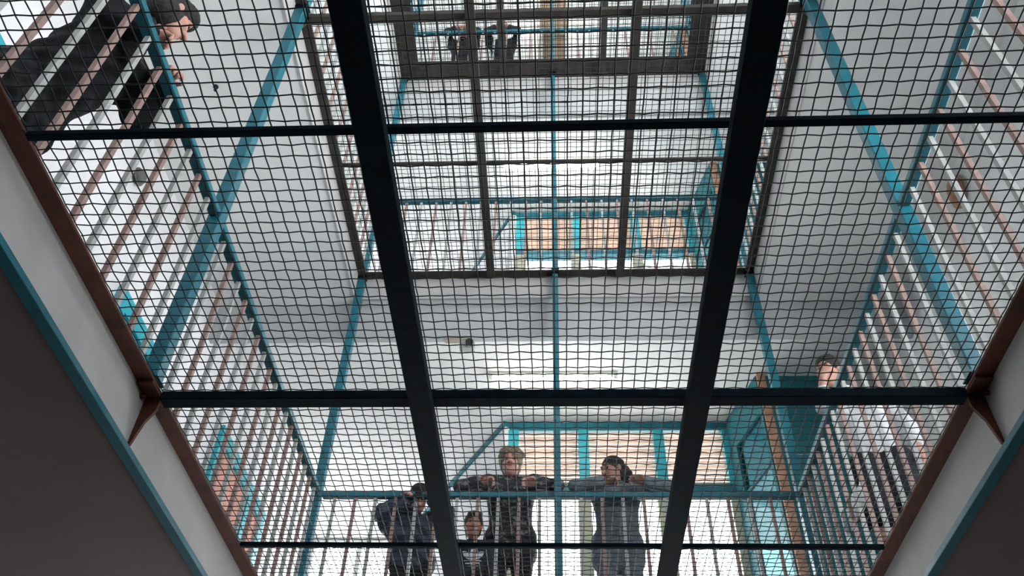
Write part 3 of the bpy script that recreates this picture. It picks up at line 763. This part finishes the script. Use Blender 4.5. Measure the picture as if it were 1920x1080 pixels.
# three-leaf emblem on the chest (raised print following the front of the shirt)
bm_ = bpy.context.evaluated_depsgraph_get()
def emblem_mesh(shirt, cx, cz, sc):
    me = shirt.data; co = np.empty(len(me.vertices)*3); me.vertices.foreach_get('co', co); co = co.reshape(-1,3)
    def yfront(x, z):
        d = (np.abs(co[:,0]-x) < 0.012) & (np.abs(co[:,2]-z) < 0.012)
        return co[d][:,1].min() - 0.0025 if d.any() else -0.1
    b = MB()
    def leaf(c, ang, L_, W_):
        pts = []; m = 9
        for i in range(m+1):
            t = i/m; w = W_*math.sin(math.pi*t)**0.8
            pts.append((t*L_, w)); 
        for i in range(m-1, 0, -1):
            t = i/m; pts.append((t*L_, -W_*math.sin(math.pi*t)**0.8))
        ca, sa = math.cos(ang), math.sin(ang)
        P_ = [(cx + sc*(c[0] + ca*x - sa*y), cz + sc*(c[1] + sa*x + ca*y)) for x,y in pts]
        mid = (cx + sc*(c[0]+ca*L_/2), cz + sc*(c[1]+sa*L_/2))
        V = [(x, yfront(x,z), z) for x,z in P_] + [(mid[0], yfront(*mid), mid[1])]
        n_ = len(P_)
        V += [(x, y+0.004, z) for x,y,z in V]
        fs_ = [(i,(i+1)%n_,n_) for i in range(n_)] + [((i+1)%n_+n_+1, i+n_+1, 2*n_+1) for i in range(n_)] + [((i+1)%n_, i, i+n_+1, (i+1)%n_+n_+1) for i in range(n_)]
        b.add(V, fs_)
    for a in (40, 90, 140): leaf((0,-0.15), math.radians(a), 1.15, 0.24)
    for i in range(3):
        z_ = -0.25-0.2*i; w_ = 0.72-0.13*i
        xs_ = np.linspace(-w_, w_, 7)
        V = [(cx+sc*x, yfront(cx+sc*x, cz+sc*z_), cz+sc*(z_+dz)) for dz in (-0.05,0.05) for x in xs_]
        V += [(x,y+0.004,z) for x,y,z in V]
        m = 7
        b.add(V, [(i_,i_+1,m+i_+1,m+i_) for i_ in range(m-1)] + [(2*m+i_,3*m+i_,3*m+i_+1,2*m+i_+1) for i_ in range(m-1)])
    return b
eb = emblem_mesh(kshirt, 0.015, 0.655, 0.090).build('emblem', M['emblem'], kshirt)
# near left: large figure in black jacket bent over the rail
person('person in black jacket and blue jeans bent over the near left railing, seen from below', (-2.40,2.12,F[1]), math.pi/2,
    J0(1.0, pelvis=(0,0.02,0.92), chest=(-0.03,-0.27,1.20), neck=(-0.08,-0.42,1.30), head=(-0.13,-0.57,1.395), rot=(1.0,0.25),
       shoL=(0.17,-0.32,1.28), shoR=(-0.23,-0.33,1.27), elbL=(0.24,-0.37,1.12), elbR=(-0.24,-0.36,1.245), wriL=(0.10,-0.50,1.205), wriR=(-0.15,-0.51,1.215)),
    dict(skin=M['skin'], hair=M['hair_black'], top=M['jacket_black'], low=M['denim'], shoe=M['shoe']), 1.0, hi, 'mop', puffy=0.02, hood=True, hem=0.09,
    hands=dict(L=((-0.45,-0.9,0.12),(0,-0.2,-1),1.1), R=((0.45,-0.9,0.12),(0,-0.2,-1),1.1)))
# right: hand to the mouth, elbow on the rail
person('dark haired person in white shirt and black shorts, hand to mouth, elbow on right handrail', (2.19,5.10,F[1]), -0.35,
    J0(1.0, pelvis=(0.0,0.02,0.93), chest=(-0.05,-0.06,1.31), neck=(-0.11,-0.14,1.47), head=(-0.165,-0.225,1.60), rot=(-0.35,0.35,0.12),
       shoL=(0.14,-0.05,1.41), shoR=(-0.22,-0.10,1.40), elbL=(0.25,0.03,1.15), elbR=(-0.26,-0.335,1.225), wriL=(0.25,-0.05,0.92), wriR=(-0.215,-0.345,1.47)),
    dict(skin=M['skin3'], hair=M['hair_black'], top=M['shirt_white'], low=M['shorts'], shoe=M['shoe'], vest=M['vest']), 0.98, hi, 'short', legs='shorts', sleeves='half',
    hands=dict(L=((0,-0.1,-1),(-1,0,0),0.4), R=((0.45,0.1,0.75),(0.2,1,0.1),0.9)))
# two dark figures on the topmost gallery
for x, lab, sk in ((-1.20,'dark clothed person leaning on the top gallery far railing, left of two','skin'),(-0.66,'dark clothed person leaning on the top gallery far railing, right of two','skin3')):
    person(lab, (x,6.14,F[3]), 0,
        J0(0.9, pelvis=(0,0.05,0.84), chest=(0,-0.08,1.10), neck=(0,-0.14,1.20), head=(0.01,-0.19,1.30), rot=(0.2,0.4),
           shoL=(0.165,-0.10,1.16), shoR=(-0.165,-0.10,1.16), elbL=(0.205,-0.26,1.22), elbR=(-0.205,-0.26,1.22), wriL=(0.10,-0.31,1.215), wriR=(-0.10,-0.31,1.215)),
        dict(skin=M[sk], hair=M['hair_black'], top=M['jacket_black'], low=M['jacket_black'], shoe=M['shoe']), 0.9, lo_, 'short',
        hands=dict(L=((-1,-0.2,0.0),(0,-0.3,-1),0.6), R=((1,-0.2,0.0),(0,-0.3,-1),0.6)))

# ------------------------------------------------------------------ daylight
w = bpy.data.worlds.new('overcast_sky'); scn.world = w; w.use_nodes = True
N = w.node_tree.nodes; L = w.node_tree.links; bg = N['Background']
tc = N.new('ShaderNodeTexCoord'); sp = N.new('ShaderNodeSeparateXYZ'); rp = N.new('ShaderNodeValToRGB')
L.new(tc.outputs['Generated'], sp.inputs[0]); 
ma = N.new('ShaderNodeMapRange'); ma.inputs['From Min'].default_value = -1; ma.inputs['From Max'].default_value = 1
L.new(sp.outputs['Z'], ma.inputs['Value']); L.new(ma.outputs['Result'], rp.inputs['Fac'])
rp.color_ramp.elements[0].color = (0.98, 0.97, 0.95, 1); rp.color_ramp.elements[1].color = (0.66, 0.665, 0.685, 1)
rp.color_ramp.elements[0].position = 0.42; rp.color_ramp.elements[1].position = 0.6
L.new(rp.outputs['Color'], bg.inputs['Color'])
def mrange(sock, a, b, c, d):
    n = N.new('ShaderNodeMapRange'); n.inputs['From Min'].default_value = a; n.inputs['From Max'].default_value = b
    n.inputs['To Min'].default_value = c; n.inputs['To Max'].default_value = d; L.new(sock, n.inputs['Value']); return n.outputs['Result']
# sky strength shaped to light the left ceilings: boosted rightwards, dimmed steeply below
fx = mrange(sp.outputs['X'], 0.12, 0.28, 0.0, 1.0); fz = mrange(sp.outputs['Z'], -0.70, -0.46, 0.15, 15.5)
mx_ = N.new('ShaderNodeMix'); mx_.data_type = 'FLOAT'; mx_.inputs[2].default_value = 6.5
L.new(fx, mx_.inputs[0]); L.new(fz, mx_.inputs[3]); L.new(mx_.outputs[0], bg.inputs['Strength'])

# light portals in the window openings (they only guide sampling of the sky)
def portal(loc, rot, sx, sy):
    l = bpy.data.lights.new('sky_portal', 'AREA'); l.shape = 'RECTANGLE'; l.size = sx; l.size_y = sy; l.cycles.is_portal = True
    o = bpy.data.objects.new('sky_portal', l); COL.objects.link(o); o.location = loc; o.rotation_euler = rot
portal((-0.3, YE+0.25, 1.9), (-math.pi/2,0,0), 5.8, 2.0)
for k in (1,2,3):
    z = F[k]
    portal((0.7, 7.95, z+1.7), (-math.pi/2,0,0), 2.5, 3.1)
    for a, c in (LL if k > 1 else []): portal((-3.40, (a+c)/2, z+1.7), (0,-math.pi/2,0), 2.1, c-a)
    portal((-2.55, YE+0.2, z+1.7), (-math.pi/2,0,0), 1.4, 3.1)
    for a, c in LW: portal((3.40, (a+c)/2, z+(0.65+(1.80,2.45,3.0)[k-1])/2), (0,math.pi/2,0), (1.80,2.45,3.0)[k-1]-0.75, c-a)

# ------------------------------------------------------------------ camera
cam = bpy.data.cameras.new('camera'); co = bpy.data.objects.new('camera', cam); COL.objects.link(co); scn.camera = co
Rr = [[0.9988008270504708, 0.04106323418517248, 0.026659307596961637], [0.010181429532902908, -0.7068432051298311, 0.7072969827833667], [-0.047887852070877715, 0.7061773815126348, 0.7064136603039302]]
mw = Matrix(((Rr[0][0], Rr[1][0], -Rr[2][0], 0), (Rr[0][1], Rr[1][1], -Rr[2][1], 0), (Rr[0][2], Rr[1][2], -Rr[2][2], CAMZ), (0,0,0,1)))
co.matrix_world = mw
cam.sensor_fit = 'HORIZONTAL'; cam.sensor_width = 36; cam.lens = 1640.4065839/1920*36; cam.clip_start = 0.05; cam.clip_end = 200

vs_ = scn.view_settings
scn.display_settings.display_device = 'sRGB'
vs_.view_transform = 'Standard'; vs_.look = 'None'; vs_.gamma = 1; vs_.use_curve_mapping = False; vs_.exposure = 0.9
scn.cycles.use_denoising = True
scn.cycles.max_bounces = 10; scn.cycles.diffuse_bounces = 6; scn.cycles.transparent_max_bounces = 12
scn.cycles.sample_clamp_indirect = 8
